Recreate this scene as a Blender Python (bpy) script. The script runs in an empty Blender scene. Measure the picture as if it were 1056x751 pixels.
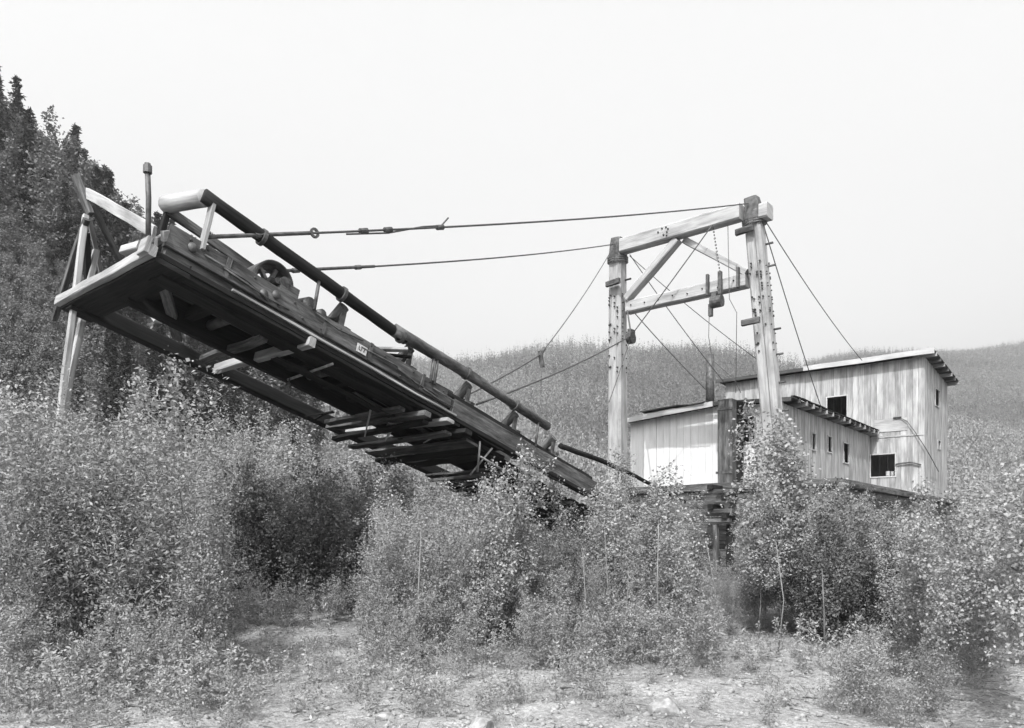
import bpy, math, random
import numpy as np
from mathutils import Vector, Matrix

# ------------------------------------------------------------------ camera, sky, sun, exposure
scene = bpy.context.scene
COL = scene.collection
EYE = 1.65
cam_d = bpy.data.cameras.new("camera")
cam = bpy.data.objects.new("camera", cam_d)
COL.objects.link(cam)
cam.location = (0, 0, EYE)
cam.rotation_euler = (math.radians(90), 0, 0)
cam_d.sensor_fit = 'HORIZONTAL'
cam_d.sensor_width = 36.0
cam_d.lens = 36.0 * 760.0 / 1056.0
cam_d.shift_y = (550.0 - 375.5) / 1056.0
cam_d.clip_start = 0.1
cam_d.clip_end = 6000
scene.camera = cam

SUN_EL, SUN_AZ = math.radians(47), math.radians(200)      # azimuth clockwise from +Y (view direction)
SUN = Vector((math.sin(SUN_AZ) * math.cos(SUN_EL), math.cos(SUN_AZ) * math.cos(SUN_EL), math.sin(SUN_EL)))
world = bpy.data.worlds.new("World")
scene.world = world
world.use_nodes = True
wn, wl = world.node_tree.nodes, world.node_tree.links
wn.clear()
sky = wn.new('ShaderNodeTexSky'); sky.sky_type = 'NISHITA'; sky.sun_disc = False
sky.sun_elevation = SUN_EL; sky.sun_rotation = SUN_AZ
sky.air_density = 2.0; sky.dust_density = 6.0; sky.altitude = 0
sep = wn.new('ShaderNodeSeparateColor')                    # blue-sensitive black and white film
bg = wn.new('ShaderNodeBackground'); bg.inputs['Strength'].default_value = 0.15
wo = wn.new('ShaderNodeOutputWorld')
wl.new(sky.outputs[0], sep.inputs[0]); wl.new(sep.outputs[2], bg.inputs['Color']); wl.new(bg.outputs[0], wo.inputs['Surface'])

sun_d = bpy.data.lights.new("sun", 'SUN')
sun_d.energy = 2.2; sun_d.angle = math.radians(0.8); sun_d.color = (1.0, 1.0, 1.0)
sun = bpy.data.objects.new("sun", sun_d); COL.objects.link(sun)
sun.rotation_euler = SUN.to_track_quat('Z', 'Y').to_euler()
sun.location = (0, -20, 40)
scene.view_settings.view_transform = 'Standard'
scene.view_settings.look = 'None'
scene.view_settings.gamma = 1.0
scene.view_settings.use_curve_mapping = False
scene.view_settings.exposure = 1.16
scene.cycles.max_bounces = 6
scene.cycles.transparent_max_bounces = 4

rng = np.random.default_rng(11)
R = random.Random(7)

# ------------------------------------------------------------------ frames of the dredge
_a = math.atan2(635, 760)
U = Vector((math.sin(_a), math.cos(_a), 0))               # along the dredge, stern to bow
V = Vector((-U.y, U.x, 0))                                 # across the dredge, to port
ZZ = Vector((0, 0, 1))
_th = math.atan2(270, math.hypot(635, 760))
KS = U * math.cos(_th) - ZZ * math.sin(_th)               # along the boom, down towards the hull
KN = U * math.sin(_th) + ZZ * math.cos(_th)
O = Vector((-4.908, 10.0, 5.44))
def K(s, t, n): return O + KS * s + V * t + KN * n
def W(p, q, z): return Vector((O.x, O.y, 0)) + U * p + V * q + ZZ * z
def at(x, y, d): return Vector(((x - 528) / 760 * d, d, EYE + (550 - y) / 760 * d))

# ------------------------------------------------------------------ terrain
def sstep(a, b, x):
    t = np.clip((x - a) / (b - a), 0, 1); return t * t * (3 - 2 * t)
def height(x, y):
    x = np.asarray(x, float); y = np.asarray(y, float)
    near = 0.035 * np.sin(1.3 * x + .5) * np.cos(.9 * y) + 0.02 * np.sin(3.1 * x + 1.7 * y) + 0.012 * np.sin(6.3 * x - 5.1 * y + 2) \
         + 0.06 * np.sin(.35 * x + .6 * y)
    f = -x - 9.0 + 1.5 * np.sin(y * .09) + 1.2 * np.sin(y * .23 + 1)
    f = np.where(f > 0, f * f / (f + 3.0), 0) * .87
    hl = f * sstep(20, 76, y) * (1 - .35 * sstep(150, 400, y))
    hl = hl * 1.0
    ha = (127 + 7 * np.sin(x * .012 + .2) + 3 * np.sin(x * .05)) * sstep(95, 640, y) * (1 - .75 * sstep(110, 400, x)) * 1.08
    hb = (238 + .075 * (x - 560) + 4 * np.sin(x * .02)) * sstep(120, 1050, y) * sstep(60, 420, x)
    far = np.maximum(ha, hb)
    return near + np.maximum(hl, far) + .6 * np.minimum(hl, far) * 0 
def gz(x, y): return float(height(x, y))

# ------------------------------------------------------------------ materials
def nodes_of(name):
    m = bpy.data.materials.new(name); m.use_nodes = True
    nt = m.node_tree; b = nt.nodes['Principled BSDF']
    return m, nt, b
def grey(v): return (v, v, v, 1)
def wood(name, lo, hi, rough=.85, su=.9, sv=16, bump=.35, stain=.45, island=.25):
    m, nt, b = nodes_of(name); N, L = nt.nodes, nt.links
    tc = N.new('ShaderNodeTexCoord'); mp = N.new('ShaderNodeMapping'); mp.inputs['Scale'].default_value = (su, sv, 1)
    L.new(tc.outputs['UV'], mp.inputs['Vector'])
    n1 = N.new('ShaderNodeTexNoise'); n1.inputs['Scale'].default_value = 1.6; n1.inputs['Detail'].default_value = 8; n1.inputs['Roughness'].default_value = .68
    L.new(mp.outputs[0], n1.inputs['Vector'])
    r = N.new('ShaderNodeValToRGB'); r.color_ramp.elements[0].position = .3; r.color_ramp.elements[1].position = .72
    r.color_ramp.elements[0].color = grey(lo); r.color_ramp.elements[1].color = grey(hi)
    L.new(n1.outputs['Fac'], r.inputs[0])
    mp2 = N.new('ShaderNodeMapping'); mp2.inputs['Scale'].default_value = (.9, 3.5, 1); L.new(tc.outputs['UV'], mp2.inputs['Vector'])
    n2 = N.new('ShaderNodeTexNoise'); n2.inputs['Scale'].default_value = 1.0; n2.inputs['Detail'].default_value = 5
    L.new(mp2.outputs[0], n2.inputs['Vector'])
    r2 = N.new('ShaderNodeValToRGB'); r2.color_ramp.elements[0].position = .35; r2.color_ramp.elements[1].position = .6
    r2.color_ramp.elements[0].color = grey(1 - stain); r2.color_ramp.elements[1].color = grey(1)
    L.new(n2.outputs['Fac'], r2.inputs[0])
    mul = N.new('ShaderNodeMix'); mul.data_type = 'RGBA'; mul.blend_type = 'MULTIPLY'; mul.inputs[0].default_value = 1
    L.new(r.outputs[0], mul.inputs[6]); L.new(r2.outputs[0], mul.inputs[7])
    geo = N.new('ShaderNodeNewGeometry'); mr = N.new('ShaderNodeMapRange')
    mr.inputs['To Min'].default_value = 1 - island; mr.inputs['To Max'].default_value = 1 + island * .5
    L.new(geo.outputs['Random Per Island'], mr.inputs['Value'])
    mul2 = N.new('ShaderNodeMix'); mul2.data_type = 'RGBA'; mul2.blend_type = 'MULTIPLY'; mul2.inputs[0].default_value = 1
    L.new(mul.outputs[2], mul2.inputs[6]); L.new(mr.outputs[0], mul2.inputs[7])
    L.new(mul2.outputs[2], b.inputs['Base Color'])
    b.inputs['Roughness'].default_value = rough; b.inputs['Specular IOR Level'].default_value = .12
    bp = N.new('ShaderNodeBump'); bp.inputs['Strength'].default_value = bump; bp.inputs['Distance'].default_value = .02
    L.new(n1.outputs['Fac'], bp.inputs['Height']); L.new(bp.outputs[0], b.inputs['Normal'])
    return m
def metal(name, lo, hi, rough=.6, scale=9, metallic=.3):
    m, nt, b = nodes_of(name); N, L = nt.nodes, nt.links
    tc = N.new('ShaderNodeTexCoord')
    n1 = N.new('ShaderNodeTexNoise'); n1.inputs['Scale'].default_value = scale; n1.inputs['Detail'].default_value = 6
    L.new(tc.outputs['Object'], n1.inputs['Vector'])
    r = N.new('ShaderNodeValToRGB'); r.color_ramp.elements[0].position = .35; r.color_ramp.elements[1].position = .65
    r.color_ramp.elements[0].color = grey(lo); r.color_ramp.elements[1].color = grey(hi)
    L.new(n1.outputs['Fac'], r.inputs[0]); L.new(r.outputs[0], b.inputs['Base Color'])
    b.inputs['Roughness'].default_value = rough; b.inputs['Metallic'].default_value = metallic
    return m
def leafmat(name, lo, hi, trans=.22, clump=1.2):
    m, nt, b = nodes_of(name); N, L = nt.nodes, nt.links
    geo = N.new('ShaderNodeNewGeometry'); oi = N.new('ShaderNodeObjectInfo')
    add = N.new('ShaderNodeMath'); add.operation = 'MULTIPLY_ADD'; add.inputs[1].default_value = .7
    mo = N.new('ShaderNodeMath'); mo.operation = 'MULTIPLY'; mo.inputs[1].default_value = .3
    L.new(oi.outputs['Random'], mo.inputs[0])
    L.new(geo.outputs['Random Per Island'], add.inputs[0]); L.new(mo.outputs[0], add.inputs[2])
    r = N.new('ShaderNodeValToRGB'); r.color_ramp.elements[0].color = grey(lo); r.color_ramp.elements[1].color = grey(hi)
    L.new(add.outputs[0], r.inputs[0])
    N.remove(b)
    d = N.new('ShaderNodeBsdfDiffuse'); t = N.new('ShaderNodeBsdfTranslucent'); g = N.new('ShaderNodeBsdfGlossy')
    g.inputs['Roughness'].default_value = .45; g.inputs['Color'].default_value = grey(.5)
    L.new(r.outputs[0], d.inputs['Color']); L.new(r.outputs[0], t.inputs['Color'])
    m1 = N.new('ShaderNodeMixShader'); m1.inputs[0].default_value = trans
    m2 = N.new('ShaderNodeMixShader'); m2.inputs[0].default_value = .012
    L.new(d.outputs[0], m1.inputs[1]); L.new(t.outputs[0], m1.inputs[2])
    L.new(m1.outputs[0], m2.inputs[1]); L.new(g.outputs[0], m2.inputs[2])
    L.new(m2.outputs[0], N['Material Output'].inputs['Surface'])
    return m
def groundmat(name, lo, hi, far):
    m, nt, b = nodes_of(name); N, L = nt.nodes, nt.links
    tc = N.new('ShaderNodeTexCoord')
    def noise(sc, det, lo_, hi_, a, c):
        n = N.new('ShaderNodeTexNoise'); n.inputs['Scale'].default_value = sc; n.inputs['Detail'].default_value = det
        n.inputs['Roughness'].default_value = .65
        L.new(tc.outputs['Object'], n.inputs['Vector'])
        r = N.new('ShaderNodeValToRGB'); r.color_ramp.elements[0].position = lo_; r.color_ramp.elements[1].position = hi_
        r.color_ramp.elements[0].color = grey(a); r.color_ramp.elements[1].color = grey(c)
        L.new(n.outputs['Fac'], r.inputs[0]); return n, r
    n1, r1 = noise(.55, 6, .35, .65, lo, hi)
    n2, r2 = noise(14, 8, .35, .62, .55, 1.15)
    n3, r3 = noise(70, 4, .38, .6, .6, 1.1)
    def mulc(a, c):
        x = N.new('ShaderNodeMix'); x.data_type = 'RGBA'; x.blend_type = 'MULTIPLY'; x.inputs[0].default_value = 1
        L.new(a, x.inputs[6]); L.new(c, x.inputs[7]); return x.outputs[2]
    c = mulc(mulc(r1.outputs[0], r2.outputs[0]), r3.outputs[0])
    sx = N.new('ShaderNodeSeparateXYZ'); L.new(tc.outputs['Object'], sx.inputs[0])
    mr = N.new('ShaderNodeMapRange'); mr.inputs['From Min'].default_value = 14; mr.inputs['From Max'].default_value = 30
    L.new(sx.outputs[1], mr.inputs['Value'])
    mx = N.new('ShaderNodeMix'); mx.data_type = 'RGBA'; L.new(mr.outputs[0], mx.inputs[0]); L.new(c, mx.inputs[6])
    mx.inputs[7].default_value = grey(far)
    L.new(mx.outputs[2], b.inputs['Base Color']); b.inputs['Roughness'].default_value = .95
    v = N.new('ShaderNodeTexVoronoi'); v.inputs['Scale'].default_value = 26; L.new(tc.outputs['Object'], v.inputs['Vector'])
    ad = N.new('ShaderNodeMath'); ad.operation = 'ADD'; L.new(v.outputs['Distance'], ad.inputs[0]); L.new(n2.outputs['Fac'], ad.inputs[1])
    bp = N.new('ShaderNodeBump'); bp.inputs['Strength'].default_value = .6; bp.inputs['Distance'].default_value = .03
    L.new(ad.outputs[0], bp.inputs['Height']); L.new(bp.outputs[0], b.inputs['Normal'])
    return m

M = dict(
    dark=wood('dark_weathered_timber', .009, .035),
    mid=wood('weathered_timber', .045, .2, stain=.7, su=1.6, sv=13, bump=.7),
    pale=wood('pale_bleached_timber', .26, .46, island=.2),
    gantry=wood('whitewashed_timber', .27, .46, su=.7, sv=12, stain=.38, island=.1, bump=.4),
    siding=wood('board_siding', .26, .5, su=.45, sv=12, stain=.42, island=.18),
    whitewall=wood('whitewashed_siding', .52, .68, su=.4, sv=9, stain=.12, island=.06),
    roofing=wood('tar_paper', .05, .1, su=2, sv=3, stain=.3),
    fascia=wood('fascia_board', .35, .5, stain=.15, island=.1),
    log=wood('log_bark', .06, .22, su=3, sv=9, bump=1.2, stain=.65),
    steel=metal('rusty_steel', .04, .11), cable=metal('steel_cable', .05, .09, .5, 20),
    bolt=metal('bolt_iron', .03, .06), lightmetal=metal('dull_pipe_metal', .16, .3, .5),
    rubber=metal('belt_rubber', .03, .06, .8, 5, 0), tag=metal('tin_plate', .38, .5, .6, 30, 0),
    bark=wood('sapling_bark', .13, .3, su=5, sv=5, stain=.4), darkbark=wood('tree_bark', .07, .15),
    stone=metal('grey_stone', .15, .3, .9, 14, 0),
    willow=leafmat('willow_leaf', .17, .35), poplar=leafmat('poplar_leaf', .19, .38),
    shade_toned_leaf=leafmat('shade_toned_alder_leaf', .075, .22), hillleaf=leafmat('hill_shrub_leaf', .11, .26), spruce=leafmat('spruce_needles', .022, .075, .1),  # alder leaf tone is set dark to carry the brush's shade too
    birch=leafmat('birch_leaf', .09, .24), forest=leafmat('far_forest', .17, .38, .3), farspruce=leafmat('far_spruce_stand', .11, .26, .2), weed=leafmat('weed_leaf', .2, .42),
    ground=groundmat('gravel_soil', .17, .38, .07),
)

# ------------------------------------------------------------------ mesh builder
class MB:
    def __init__(s): s.v = []; s.f = []; s.uv = []
    def add(s, vs, fs, uvs):
        o = len(s.v); s.v.extend(vs); s.f.extend([tuple(i + o for i in f) for f in fs]); s.uv.extend(uvs)
    def beam(s, p0, p1, w, h, up=None, seg=None, wob=0.009, ch=None, w1=None, h1=None):
        """chamfered timber from p0 to p1; w across, h along 'up'"""
        p0, p1 = Vector(p0), Vector(p1); d = p1 - p0; L = d.length; x = d / L
        up = Vector(up) if up is not None else ZZ
        if abs(x.dot(up)) > .98: up = V
        y = up.cross(x).normalized(); z = x.cross(y)
        w1 = w if w1 is None else w1; h1 = h if h1 is None else h1
        seg = seg or max(1, min(12, int(L / .5))); ch = min(w, h) * .1 if ch is None else ch
        n = seg + 1; vs, fs, uvs = [], [], []; u0, v0 = R.uniform(0, 50), R.uniform(0, 50)
        for i in range(n):
            k = i / seg; ww = w + (w1 - w) * k; hh = h + (h1 - h) * k
            oy, oz = R.uniform(-wob, wob), R.uniform(-wob, wob)
            a, b = ww / 2, hh / 2
            ring = [(a, -b + ch), (a, b - ch), (a - ch, b), (-a + ch, b), (-a, b - ch), (-a, -b + ch), (-a + ch, -b), (a - ch, -b)]
            for (yy, zz_) in ring: vs.append(p0 + x * (L * k) + y * (yy + oy + R.uniform(-wob, wob) * .5) + z * (zz_ + oz + R.uniform(-wob, wob) * .5))
        per = [0, hh, hh, hh + ww, hh + ww, 2 * hh + ww, 2 * hh + ww, 2 * hh + 2 * ww, 2 * hh + 2 * ww]
        for i in range(seg):
            for j in range(8):
                j2 = (j + 1) % 8
                fs.append((i * 8 + j, (i + 1) * 8 + j, (i + 1) * 8 + j2, i * 8 + j2)[::-1])
                ua, ub = u0 + L * i / seg, u0 + L * (i + 1) / seg; va, vb = v0 + per[j], v0 + per[j + 1]
                uvs.extend([(ua, va), (ub, va), (ub, vb), (ua, vb)][::-1])
        for k, ring in ((0, range(8)), (1, range(7, -1, -1))):
            o = k * seg * 8; fs.append(tuple(o + j for j in ring))
            uvs.extend([(u0 + .3 * math.cos(j), v0 + .3 * math.sin(j)) for j in range(8)])
        s.add(vs, fs, uvs)
    def tube(s, pts, r, n=10, cap=True, r1=None, wob=0):
        pts = [Vector(p) for p in pts]; m = len(pts); vs, fs, uvs = [], [], []; u0 = R.uniform(0, 50); acc = 0; ln = [0]
        for i in range(1, m): acc += (pts[i] - pts[i - 1]).length; ln.append(acc)
        r1 = r if r1 is None else r1; ref = None
        for i in range(m):
            d = (pts[min(i + 1, m - 1)] - pts[max(i - 1, 0)]).normalized()
            if ref is None: ref = ZZ if abs(d.z) < .9 else V
            y = ref.cross(d).normalized(); z = d.cross(y); ref = z if abs(z.dot(d)) < .5 else ref
            rr = r + (r1 - r) * (ln[i] / acc)
            for j in range(n):
                a = 2 * math.pi * j / n; q = rr * (1 + (R.uniform(-wob, wob) if wob else 0))
                vs.append(pts[i] + y * (q * math.cos(a)) + z * (q * math.sin(a)))
        for i in range(m - 1):
            for j in range(n):
                j2 = (j + 1) % n
                fs.append((i * n + j, i * n + j2, (i + 1) * n + j2, (i + 1) * n + j))
                c = 2 * math.pi * r / n
                uvs.extend([(u0 + ln[i], c * j), (u0 + ln[i], c * (j + 1)), (u0 + ln[i + 1], c * (j + 1)), (u0 + ln[i + 1], c * j)])
        if cap:
            for o, ring in ((0, range(n - 1, -1, -1)), ((m - 1) * n, range(n))):
                fs.append(tuple(o + j for j in ring)); uvs.extend([(u0 + .1 * math.cos(j), .1 * math.sin(j)) for j in range(n)])
        s.add(vs, fs, uvs)
    def ring(s, c, axis, R0, R1, wid, n=28):
        """flat-rimmed hollow wheel"""
        c = Vector(c); ax = Vector(axis).normalized(); y = ax.orthogonal().normalized(); z = ax.cross(y); vs, fs, uvs = [], [], []
        for j in range(n):
            a = 2 * math.pi * j / n; d = y * math.cos(a) + z * math.sin(a)
            for rr, w in ((R0, -wid / 2), (R1, -wid / 2), (R1, wid / 2), (R0, wid / 2)): vs.append(c + d * rr + ax * w)
        for j in range(n):
            j2 = (j + 1) % n
            for k in range(4):
                k2 = (k + 1) % 4
                fs.append((j * 4 + k, j * 4 + k2, j2 * 4 + k2, j2 * 4 + k)); uvs.extend([(j * .1, k * .1)] * 4)
        s.add(vs, fs, uvs)
    def box(s, c, ax, ay, az, dx, dy, dz):
        c = Vector(c); s.beam(c - Vector(ax) * dx / 2, c + Vector(ax) * dx / 2, dy, dz, up=az, seg=1, wob=0)
    def build(s, name, mat, parent=None, smooth=False):
        base = Vector((0, 0, 0)); q = parent
        while q is not None: base += q.location; q = q.parent
        me = bpy.data.meshes.new(name)
        me.from_pydata([tuple(v - base) for v in s.v], [], s.f)
        uvl = me.uv_layers.new(name='UVMap'); uvl.data.foreach_set('uv', np.array(s.uv, np.float32).ravel())
        me.materials.append(mat)
        if smooth: me.polygons.foreach_set('use_smooth', np.ones(len(me.polygons), bool))
        me.update()
        o = bpy.data.objects.new(name, me); COL.objects.link(o)
        if parent is not None: o.parent = parent
        return o
def one(name, mat, fn, parent=None, smooth=False):
    m = MB(); fn(m); return m.build(name, mat, parent, smooth)
def beamo(name, mat, parent, *a, **k):
    m = MB(); m.beam(*a, **k); return m.build(name, mat, parent)
def tubeo(name, mat, parent, *a, **k):
    m = MB(); m.tube(*a, **k); return m.build(name, mat, parent, True)
def thing(name, label, cat, loc, group=None):
    o = bpy.data.objects.new(name, None); COL.objects.link(o); o.location = loc; o.empty_display_size = .3
    o['label'] = label; o['category'] = cat
    if group: o['group'] = group
    return o
def tag(o, label, cat, group=None):
    o['label'] = label; o['category'] = cat
    if group: o['group'] = group
    return o
def rebase(o, p):
    """move a one-mesh thing's origin to p"""
    p = Vector(p); o.data.transform(Matrix.Translation(-p)); o.location = p; return o
def rawmesh(name, vs, fs, mat):
    """numpy quads"""
    me = bpy.data.meshes.new(name); vs = np.asarray(vs, np.float32); fs = np.asarray(fs, np.int32)
    k = fs.shape[1]
    me.vertices.add(len(vs)); me.vertices.foreach_set('co', vs.ravel())
    me.loops.add(fs.size); me.loops.foreach_set('vertex_index', fs.ravel())
    me.polygons.add(len(fs)); me.polygons.foreach_set('loop_start', np.arange(0, fs.size, k, dtype=np.int32))
    try: me.polygons.foreach_set('loop_total', np.full(len(fs), k, np.int32))
    except Exception: pass
    me.materials.append(mat); me.update(calc_edges=True); return me

# ------------------------------------------------------------------ ground
def axis(lo, hi, c, st, gr):
    out = [c]; d = st
    while out[-1] < hi: out.append(out[-1] + d); d *= gr
    l = [c]; d = st
    while l[-1] > lo: l.append(l[-1] - d); d *= gr
    return np.array(l[::-1][:-1] + out)
gx = axis(-1000, 1500, 0, .13, 1.03); gy = axis(-60, 1700, 8, .13, 1.028)
GX, GY = np.meshgrid(gx, gy); GH = height(GX, GY)
GH = GH + np.where((np.abs(GX) < 14) & (GY < 20), rng.normal(0, .006, GX.shape), 0)
nx, ny = len(gx), len(gy)
ii = (np.arange(ny - 1)[:, None] * nx + np.arange(nx - 1)[None, :]).ravel()
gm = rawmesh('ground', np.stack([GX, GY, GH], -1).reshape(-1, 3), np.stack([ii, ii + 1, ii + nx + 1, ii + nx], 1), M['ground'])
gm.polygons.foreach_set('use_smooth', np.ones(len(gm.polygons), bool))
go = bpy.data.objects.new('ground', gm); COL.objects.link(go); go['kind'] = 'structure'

# ------------------------------------------------------------------ dredge hull
HD = 3.35
h = thing('dredge_hull', 'flat wooden dredge hull under the sheds, mostly hidden by saplings', 'hull', W(28, 1.6, 0))
hb = MB()
for z in np.arange(.15, HD - .1, .3):
    hb.beam(W(20.6, -2.95, z + .15), W(42, -2.95, z + .15), .12, .29)
    hb.beam(W(20.55, -2.95, z + .15), W(20.55, 6.3, z + .15), .12, .29)
hb.build('side_planking', M['mid'], h)
beamo('deck', M['mid'], h, W(20.5, 1.65, HD - .04), W(42, 1.65, HD - .04), 9.4, .08, seg=1, wob=0)
beamo('rub_rail', M['mid'], h, W(20.4, -3.08, HD - .1), W(42, -3.08, HD - .1), .14, .16)
beamo('rub_rail', M['mid'], h, W(20.42, -2.95, HD - .1), W(20.42, 6.3, HD - .1), .14, .16)

# ------------------------------------------------------------------ board walls
def boards(m, org, ax, L, zb, ztop, holes, nrm, bw=.24, th=.03, rel=0.0):
    """vertical boards along ax from org; ztop(l) gives the top; holes = (l0,l1,z0,z1)"""
    cuts = sorted({0.0, L} | {c for hh in holes for c in hh[:2]})
    for a, b in zip(cuts[:-1], cuts[1:]):
        n = max(1, round((b - a) / bw)); w = (b - a) / n
        for i in range(n):
            l0 = a + i * w; lm = l0 + w / 2; zt = ztop(lm); sp = [(zb, zt)]
            for (h0, h1, z0, z1) in holes:
                if h0 - 1e-6 <= l0 and l0 + w <= h1 + 1e-6:
                    sp = [q for (s0, s1) in sp for q in ((s0, min(s1, z0)), (max(s0, z1), s1)) if q[1] - q[0] > .03]
            for (s0, s1) in sp:
                j = R.uniform(-.006, .006)
                c = org + ax * lm + nrm * j
                m.beam(Vector((c.x, c.y, s0 + R.uniform(-.03, 0) * (s0 == zb))), Vector((c.x, c.y, s1)), w - R.choice((.004, .006, .012)), th, up=nrm, seg=1, wob=0, ch=.003)
def window(parent, c, ax, nrm, w, hh, bars=(0, 0), mat='mid', fr=.07):
    """frame on a wall opening centred at c"""
    m = MB(); z = ZZ; cc = c + nrm * .03
    for sgn in (-1, 1):
        m.beam(cc + ax * sgn * (w / 2 + fr / 2) - z * (hh / 2 + fr), cc + ax * sgn * (w / 2 + fr / 2) + z * (hh / 2 + fr), fr, .04, up=nrm, wob=0)
        m.beam(cc - ax * (w / 2) + z * sgn * (hh / 2 + fr / 2), cc + ax * (w / 2) + z * sgn * (hh / 2 + fr / 2), .035, fr, wob=0)
    f = m.build('window', M[mat], parent)
    if bars[0] or bars[1]:
        m = MB(); ci = c - nrm * .05
        for i in range(bars[0]): x = -w / 2 + w * (i + 1) / (bars[0] + 1); m.beam(ci + ax * x - z * hh * .48, ci + ax * x + z * hh * (.48 if i else .1), .03, .03, wob=0)
        for i in range(bars[1]): y = -hh / 2 + hh * (i + 1) / (bars[1] + 1); m.beam(ci - ax * w * .48 + z * y, ci + ax * w * .3 + z * y, .03, .03, wob=0)
        m.build('broken_sash', M['pale'], f)
    return f

P0, Q0, Q1, BZ = 22.6, -.5, 5.95, HD
PB, PB2, QB0, QB1 = 34.37, 40.0, -2.86, 6.9
# low shed
sh = thing('low_shed', 'low whitewashed shed on the dredge deck, between gantry and taller house', 'shed', W(28, 2.7, BZ))
ztf = lambda q: 6.58 - (.06 * (2 - q) if q < 2 else .07 * (q - 2))
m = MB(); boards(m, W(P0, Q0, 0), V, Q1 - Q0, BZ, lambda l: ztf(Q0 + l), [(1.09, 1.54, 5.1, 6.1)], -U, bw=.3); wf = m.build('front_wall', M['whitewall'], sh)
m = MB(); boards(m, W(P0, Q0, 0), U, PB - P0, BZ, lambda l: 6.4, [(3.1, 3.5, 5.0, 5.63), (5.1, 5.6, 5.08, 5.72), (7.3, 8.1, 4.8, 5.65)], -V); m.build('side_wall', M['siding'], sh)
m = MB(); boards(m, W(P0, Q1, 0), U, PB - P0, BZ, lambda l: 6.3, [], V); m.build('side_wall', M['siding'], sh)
window(sh, W(P0, .815, 5.6), V, -U, .45, 1.0, (1, 2), 'fascia', .06)
for (a, b, z0, z1) in [(3.1, 3.5, 5.0, 5.63), (5.1, 5.6, 5.08, 5.72), (7.3, 8.1, 4.8, 5.65)]:
    window(sh, W(P0 + (a + b) / 2, Q0, (z0 + z1) / 2), U, -V, b - a, z1 - z0, (1, 0), 'siding', .05)
m = MB()
nst = 26
for i in range(nst):                                           # roof sheets across the shed
    p0 = P0 - .35 + (PB - P0 + .33) * i / nst; p1 = P0 - .35 + (PB - P0 + .33) * (i + 1) / nst
    e0, e1 = R.uniform(-.05, .06), R.uniform(-.04, .04); zo = R.uniform(0, .02)
    m.beam(W((p0 + p1) / 2, Q0 - .42 + e0, ztf(Q0 - .42) + .13 + zo), W((p0 + p1) / 2, 2, ztf(2) + .13 + zo), (p1 - p0) - .006, .035, seg=1)
    m.beam(W((p0 + p1) / 2, 2.004, ztf(2) + .13 + zo), W((p0 + p1) / 2, Q1 + .35 + e1, ztf(Q1 + .35) + .13 + zo), (p1 - p0) - .006, .035, seg=2)
rf = m.build('roof', M['roofing'], sh)
beamo('fascia', M['fascia'], sh, W(P0 - .42, 2.08, ztf(2.08) + .06), W(P0 - .42, 6.3, ztf(6.3) + .06), .05, .2)
beamo('fascia', M['roofing'], sh, W(P0 - .40, -.9, ztf(-.9) + .05), W(P0 - .40, 2.05, ztf(2.05) + .05), .05, .13)
beamo('loose_roof_flap', M['mid'], sh, W(P0 - .3, 2.4, ztf(2.4) + .17), W(P0 - .3, 5.2, ztf(5.2) + .3), .5, .03, wob=.03)
for i in range(15):
    p = P0 + .35 + i * (PB - P0 - .6) / 14
    beamo('rafter', M['pale'] if i % 3 else M['mid'], sh, W(p, Q0 - .48, ztf(Q0) + .06), W(p, Q0 + .5, ztf(Q0) + .01), .09, .17)
beamo('eave_board', M['dark'], sh, W(P0 - .2, Q0 - .4, ztf(Q0) + .19), W(PB - .15, Q0 - .4, ztf(Q0) + .19), .14, .04)
# tall house
bh = thing('two_storey_house', 'taller two storey board house at the right end of the dredge', 'building', W(37, 2, BZ))
ztb = lambda p: 9.93 - .075 * (p - PB)
m = MB(); boards(m, W(PB, QB0, 0), V, QB1 - QB0, BZ, lambda l: 9.93, [(1.24, 2.32, 4.4, 5.45), (3.43, 4.36, 7.2, 8.5)], -U, bw=.27); m.build('front_wall', M['siding'], bh)
m = MB(); boards(m, W(PB, QB0, 0), U, PB2 - PB, BZ, lambda l: ztb(PB + l), [(2.45, 3.4, 8.0, 8.8), (3.1, 3.7, 5.9, 6.3)], -V, bw=.27); m.build('side_wall', M['siding'], bh)
m = MB(); boards(m, W(PB, QB1, 0), U, PB2 - PB, BZ, lambda l: ztb(PB + l), [], V, bw=.4); m.build('side_wall', M['siding'], bh)
m = MB(); boards(m, W(PB2, QB0, 0), V, QB1 - QB0, BZ, lambda l: ztb(PB2), [], U, bw=.4); m.build('rear_wall', M['siding'], bh)
window(bh, W(PB, QB0 + 1.78, 4.925), V, -U, 1.07, 1.05, (0, 0), 'fascia', .06)
window(bh, W(PB, QB0 + 3.895, 7.85), V, -U, .93, 1.3, (0, 0), 'fascia', .06)
window(bh, W(PB + 2.92, QB0, 8.4), U, -V, .95, .8, (0, 0), 'siding', .05)
window(bh, W(PB + 3.4, QB0, 6.1), U, -V, .6, .4, (0, 0), 'siding', .05)
m = MB()
for i in range(24):
    q0 = QB0 - .5 + (QB1 - QB0 + .9) * i / 24; q1 = QB0 - .5 + (QB1 - QB0 + .9) * (i + 1) / 24
    m.beam(W(PB - .4 + R.uniform(-.04, .04), (q0 + q1) / 2, ztb(PB - .4) + .14), W(PB2 + .5 + R.uniform(-.1, .1), (q0 + q1) / 2, ztb(PB2 + .5) + .14), (q1 - q0) - .006, .04, seg=2)
m.build('roof', M['roofing'], bh)
beamo('fascia', M['fascia'], bh, W(PB - .46, QB0 - .5, 10.05), W(PB - .46, QB0 + 5.4, 10.05), .05, .24)
beamo('fascia', M['roofing'], bh, W(PB - .44, QB0 + 5.42, 10.03), W(PB - .44, QB1 + .4, 10.02), .05, .17)
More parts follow.
